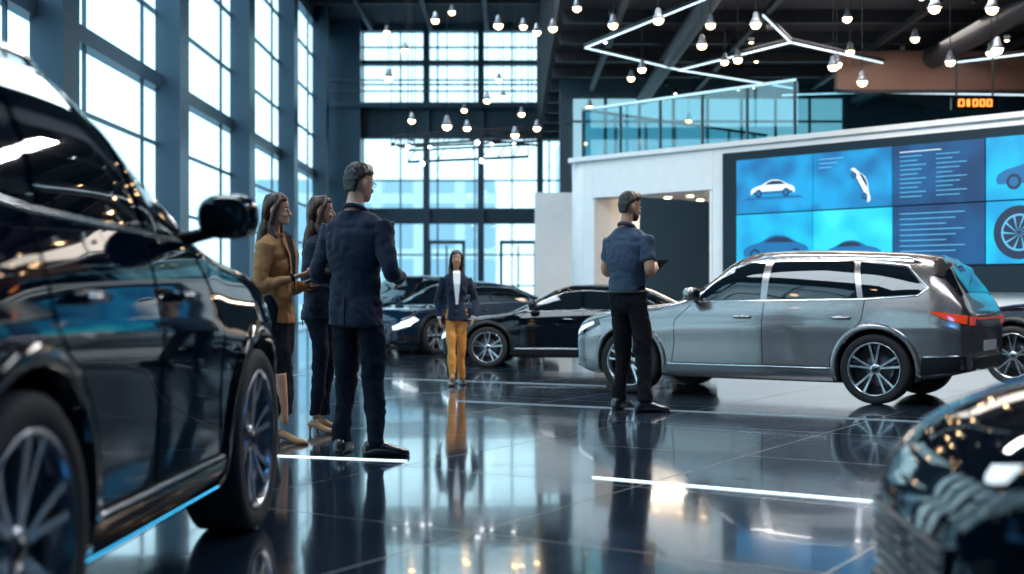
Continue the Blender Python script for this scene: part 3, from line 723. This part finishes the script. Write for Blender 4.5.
def silh(x,z,w,body,win,fl=1,rot=0):
    P=[(-.5,.05),(-.49,.12),(-.44,.16),(-.34,.19),(-.22,.25),(-.12,.285),(.0,.29),(.10,.265),(.24,.20),(.40,.165),(.48,.12),(.5,.07),(.48,.02),(-.46,.02)]
    W=[(-.30,.19),(-.18,.255),(-.02,.27),(.08,.25),(.17,.20)]
    c,s=math.cos(rot),math.sin(rot)
    tr=lambda p:(x+(p[0]*fl*c-p[1]*s)*w,z+(p[0]*fl*s+p[1]*c)*w)
    poly([tr(p) for p in P],body); poly([tr(p) for p in W],win,-.131)
    poly([tr(p) for p in [(-.47,.02),(.47,.02),(.42,.075),(-.44,.075)]],E_m,-.130)
    for q in(-.31,.31):
        poly([tr((q+.08*math.cos(a),.04+.08*math.sin(a))) for a in [2*math.pi*k/16 for k in range(16)]],E_d,-.132)
        poly([tr((q+.05*math.cos(a),.04+.05*math.sin(a))) for a in [2*math.pi*k/12 for k in range(12)]],E_m,-.134)
silh(3.95,2.42,.78,E_w,E_d,-1); silh(5.38,2.46,.55,E_w,E_d,1,-1.05); silh(8.0,2.34,1.25,E_m,E_d,-1)
silh(4.0,1.50,1.15,E_m,E_d,-1); silh(5.3,1.46,.9,E_m,E_d,1)
poly([(3.42,2.36),(4.5,2.36),(4.4,2.40),(3.5,2.40)],E_m,-.127)
for k in range(11):
    z=2.88-k*.060; wb(6.02,6.02+(.60 if k==0 else .38-.06*(k%3)),z-.006,z+.005,-.129,-.125,E_w if k==0 else E_l)
    if k: wb(6.55,6.98-.1*(k%3),z-.006,z+.004,-.129,-.125,E_l)
for k in range(9):
    z=2.05-k*.072; wb(6.02,6.95-.13*(k%3),z-.006,z+.005,-.129,-.125,E_l)
for k in range(3): wb(4.75,5.15-.1*k,2.88-k*.06-.008,2.88-k*.06+.006,-.129,-.125,E_l)
def ringp(x,z,r0,r1,m,y):
    n=28; vs=[];F=[]
    for k in range(n):
        a=2*math.pi*k/n; vs+=[TW@V((x+r0*math.cos(a),y,z+r0*math.sin(a))),TW@V((x+r1*math.cos(a),y,z+r1*math.sin(a)))]
    for k in range(n): q=(k+1)%n; F.append((2*k,2*k+1,2*q+1,2*q))
    mb.add(vs,F,m)
poly([(7.68+.34*math.cos(a),1.75+.34*math.sin(a)) for a in [2*math.pi*k/24 for k in range(24)]],E_d)
ringp(7.68,1.75,.21,.235,E_l,-.131)
for k in range(10):
    a=2*math.pi*k/10; poly([(7.68+.02*math.cos(a+1.5),1.75+.02*math.sin(a+1.5)),(7.68+.21*math.cos(a+.06),1.75+.21*math.sin(a+.06)),(7.68+.21*math.cos(a-.06),1.75+.21*math.sin(a-.06))],E_l,-.131)
mb.obj('video_wall')
mb=MB(); M_or=mat('orange_led',(1,.4,.1),.4,emis=(1,.33,.05),es=1.6)
for k,w in enumerate((.08,.03,.07,.07,.07)):
    x=8.02+k*.125
    mb.box((x,23.2,4.32),(w,.03,.02),M_or); mb.box((x,23.2,4.43),(w,.03,.02),M_or); mb.box((x-w/2,23.2,4.375),(.018,.03,.12),M_or); mb.box((x+w/2,23.2,4.375),(.018,.03,.12),M_or)
mb.box((8.28,23.26,4.375),(.85,.06,.24),M_gblack); mb.box((7.95,23.26,5.2),(.03,.03,1.4),M_beam); mb.box((8.6,23.26,5.2),(.03,.03,1.4),M_beam)
mb.obj('led_sign')
mb=MB(); M_led=mat('linear_led',(1,1,1),.4,emis=(.66,.88,1),es=1.7)
def led(*pts,z=5.3,r=.014):
    for p,q in zip(pts,pts[1:]):
        mb.tube([V((*p,z)),V((*q,z))],r,M_led,6); mb.tube([V((*p,z+.05)),V((*q,z+.05))],.035,M_beam,6)
    for p in pts: mb.tube([V((*p,z+.05)),V((*p,5.9))],.006,M_beam,5)
led((1.29,22.9),(2.84,19.1),(2.9,16)); led((1.29,22.9),(3.25,25.2),(6.0,27.5)); led((3.25,25.2),(4.8,22.4),(3.9,20.2)); led((4.8,22.4),(7.6,25.0),(7.7,28.0)); led((7.6,25.0),(9.6,23.2))
led((5.9,28.4),(7.7,28.0),(11.3,28.4))
mb.obj('linear_led_chandelier')
mb=MB()
for (x0,y0,x1,y1,z) in ((-2.6,28,.4,26.5,4.15),(-2.2,29.5,.6,28.4,4.3),(-2.6,28,-2.2,29.5,4.2),(-.9,27.1,.6,28.4,4.2),(-2.0,25,.3,24.0,3.5)):
    a=V((x0,y0,z)); b_=V((x1,y1,z)); mb.tube([a,b_],.025,M_beam,6); mb.tube([a+V((0,0,.22)),b_+V((0,0,.22))],.02,M_beam,6)
    for k in range(9):
        p=a.lerp(b_,k/8); q=a.lerp(b_,min(1,(k+.5)/8)); mb.tube([p,q+V((0,0,.22))],.01,M_beam,5)
        if k%4==1: mb.lathe([(.001,0),(.04,0),(.04,-.08),(.001,-.08)],M_lampc,8,'Z',tuple(p))
    for p in(a,b_): mb.tube([p,V((p.x,p.y,9.3))],.008,M_beam,5)
mb.obj('lighting_rig')
mb=MB(); M_shade=mat('pendant_shade',(.30,.33,.38),.4,.4)
PL=[(.63,20,5.06),(1.0,20,5.37),(-.83,24,4.03),(-.46,24,4.54),(-.18,26,4.9),(.46,24,4.03),(.05,22,3.66),(-1.85,24,4.17),(-1.98,24,5.47),(2.2,24,4.95),(1.8,16,4.35),(2.63,18,4.42),(2.75,18,4.7),(3.3,19,4.4),(4.2,17,3.95),(4.35,17.4,4.05),(5.17,14,4.05),(4.55,14,4.06),(5.6,15,3.8),(4.58,17,3.75),(5.9,17.5,4.1),(-.9,18,3.3),(.2,27,4.7),(-1.1,30,5.2),(-.3,30,5.9),(2.1,21,4.6),(3.6,22,4.9),(5.2,20,4.7),(1.55,26,4.7)]
PL+=[(-1.3,22,5.6),(-.5,21,5.9),(.2,23,5.7),(-1.9,20,4.3),(-1.2,26,6.6),(-2.6,27,6.4),(.4,21,5.2),(-.2,19,4.9),(4.9,19,5.0),(6.2,20,4.9),(1.4,18,4.7),(3.0,16,4.3),(7.0,19,4.5)]
PL+=[(x,y,4.5) for x in (-2.2,-.4,2.6,4.5) for y in (1.5,4.0,6.5,9.0)]
PL+=[(x,y,3.9) for x in (1.7,3.4) for y in (.5,3.0,5.2)]
for i,(x,y,z) in enumerate(PL):
    s=.72
    mb.lathe([(.03*s,.20*s),(.05*s,.17*s),(.06*s,.10*s),(.115*s,.0),(.11*s,.0),(.05*s,.09*s)],M_shade,16,'Z',(x,y,z))
    mb.ell((x,y,z-.01),(.088*s,.088*s,.075*s),M_lamp,12,8)
    mb.tube([(x,y,z+.19*s),(x,y,9.55 if x<.8 else 5.9)],.006,M_beam,5)
for k in range(60):
    x=random.uniform(1.2,11); y=random.uniform(13,29); mb.lathe([(.001,0),(.045,0),(.05,.02),(.05,.12),(.001,.12)],M_beam,10,'Z',(x,y,5.42)); 
    if k%2==0: mb.ell((x,y,5.42),(.035,.035,.02),M_lamp if k%4 else M_lampc,8,5)
mb.obj('pendant_lamps')
# ---------- outside
def bldmat(n,c1,c2,sx,sy):
    m=bpy.data.materials.new(n); m.use_nodes=True; nt=m.node_tree; b=nt.nodes['Principled BSDF']
    tc=nt.nodes.new('ShaderNodeTexCoord'); sp=nt.nodes.new('ShaderNodeSeparateXYZ'); cb=nt.nodes.new('ShaderNodeCombineXYZ'); ad=nt.nodes.new('ShaderNodeMath')
    nt.links.new(tc.outputs['Object'],sp.inputs[0]); nt.links.new(sp.outputs[0],ad.inputs[0]); nt.links.new(sp.outputs[1],ad.inputs[1]); nt.links.new(ad.outputs[0],cb.inputs[0]); nt.links.new(sp.outputs[2],cb.inputs[1])
    br=nt.nodes.new('ShaderNodeTexBrick'); br.offset=0; br.inputs['Scale'].default_value=1; br.inputs['Brick Width'].default_value=sx; br.inputs['Row Height'].default_value=sy; br.inputs['Mortar Size'].default_value=.3
    br.inputs['Color1'].default_value=(*c1,1); br.inputs['Color2'].default_value=(*[q*1.15 for q in c1],1); br.inputs['Mortar'].default_value=(*c2,1)
    nt.links.new(cb.outputs[0],br.inputs['Vector']); nt.links.new(br.outputs['Color'],b.inputs['Base Color']); b.inputs['Roughness'].default_value=.5
    return m
Bm=bldmat('office_facade',(.42,.56,.64),(.80,.86,.90),2.4,3.2)
mb=MB(); mb.box((-30,34,4),(8,22,8),Bm); mb.box((-34,66,6),(10,26,12),Bm); mb.box((-8,80,3.5),(14,10,8),Bm); mb.box((8,84,5),(10,10,11),Bm); mb.obj('office_building')
mb=MB(); mb.box((0,30,-.35),(160,160,.2),mat('pavement',(.55,.58,.6),.8)); mb.obj('ground_outside')
# ------------------------------------------------------------ lights
def area(name,loc,size,e,col,rot=(0,0,0),sy=None):
    l=bpy.data.lights.new(name,'AREA'); l.energy=e; l.color=col; l.size=size
    if sy: l.shape='RECTANGLE'; l.size_y=sy
    o=bpy.data.objects.new(name,l); sc.collection.objects.link(o); o.location=loc; o.rotation_euler=rot; return o
area('added_ceiling_fill',(4.5,9,5.3),3,170,(.92,.95,1),sy=1.0)  # area lamps added as ceiling fill, to light the hall and streak the cars
area('added_ceiling_fill',(3.0,13.8,5.3),4,500,(1,.95,.90),sy=.6)
area('added_ceiling_fill',(-2.6,8,9.0),3,480,(.78,.91,1),sy=6)
area('added_ceiling_fill',(-2.6,20,9.0),3,560,(.75,.90,1),sy=6)
area('added_ceiling_fill',(6.5,22.5,5.5),5,120,(1,.9,.8),sy=2)
area('added_blue_fill',(2.4,2.6,5.3),1.0,110,(.06,.40,1),sy=2.0)  # lamp added to throw blue highlights on the near car and floor
area('lobby_light',(2.9,23.0,2.6),1.2,55,(1,.80,.62))
w=bpy.data.worlds.new('sky'); sc.world=w; w.use_nodes=True; nt=w.node_tree; bg=nt.nodes['Background']
tc=nt.nodes.new('ShaderNodeTexCoord'); sp=nt.nodes.new('ShaderNodeSeparateXYZ'); cr=nt.nodes.new('ShaderNodeValToRGB')
nt.links.new(tc.outputs['Generated'],sp.inputs[0]); nt.links.new(sp.outputs[2],cr.inputs[0]); nt.links.new(cr.outputs[0],bg.inputs[0])
cr.color_ramp.elements[0].color=(.70,.91,1,1); cr.color_ramp.elements[1].color=(.42,.75,.98,1); bg.inputs[1].default_value=2.2
# ------------------------------------------------------------ camera
cd=bpy.data.cameras.new('camera'); cam=bpy.data.objects.new('camera',cd); sc.collection.objects.link(cam); sc.camera=cam
cam.location=(0,0,1.0); cam.rotation_euler=(math.pi/2,0,0); cd.sensor_width=36; cd.lens=36*1300/1024; cd.shift_y=5/1024
cd.dof.use_dof=True; cd.dof.focus_distance=9.5; cd.dof.aperture_fstop=1.5; cd.clip_end=500
sc.view_settings.view_transform='Standard'
sc.view_settings.exposure=0.08
print('polys',sum(len(m.polygons) for m in bpy.data.meshes))
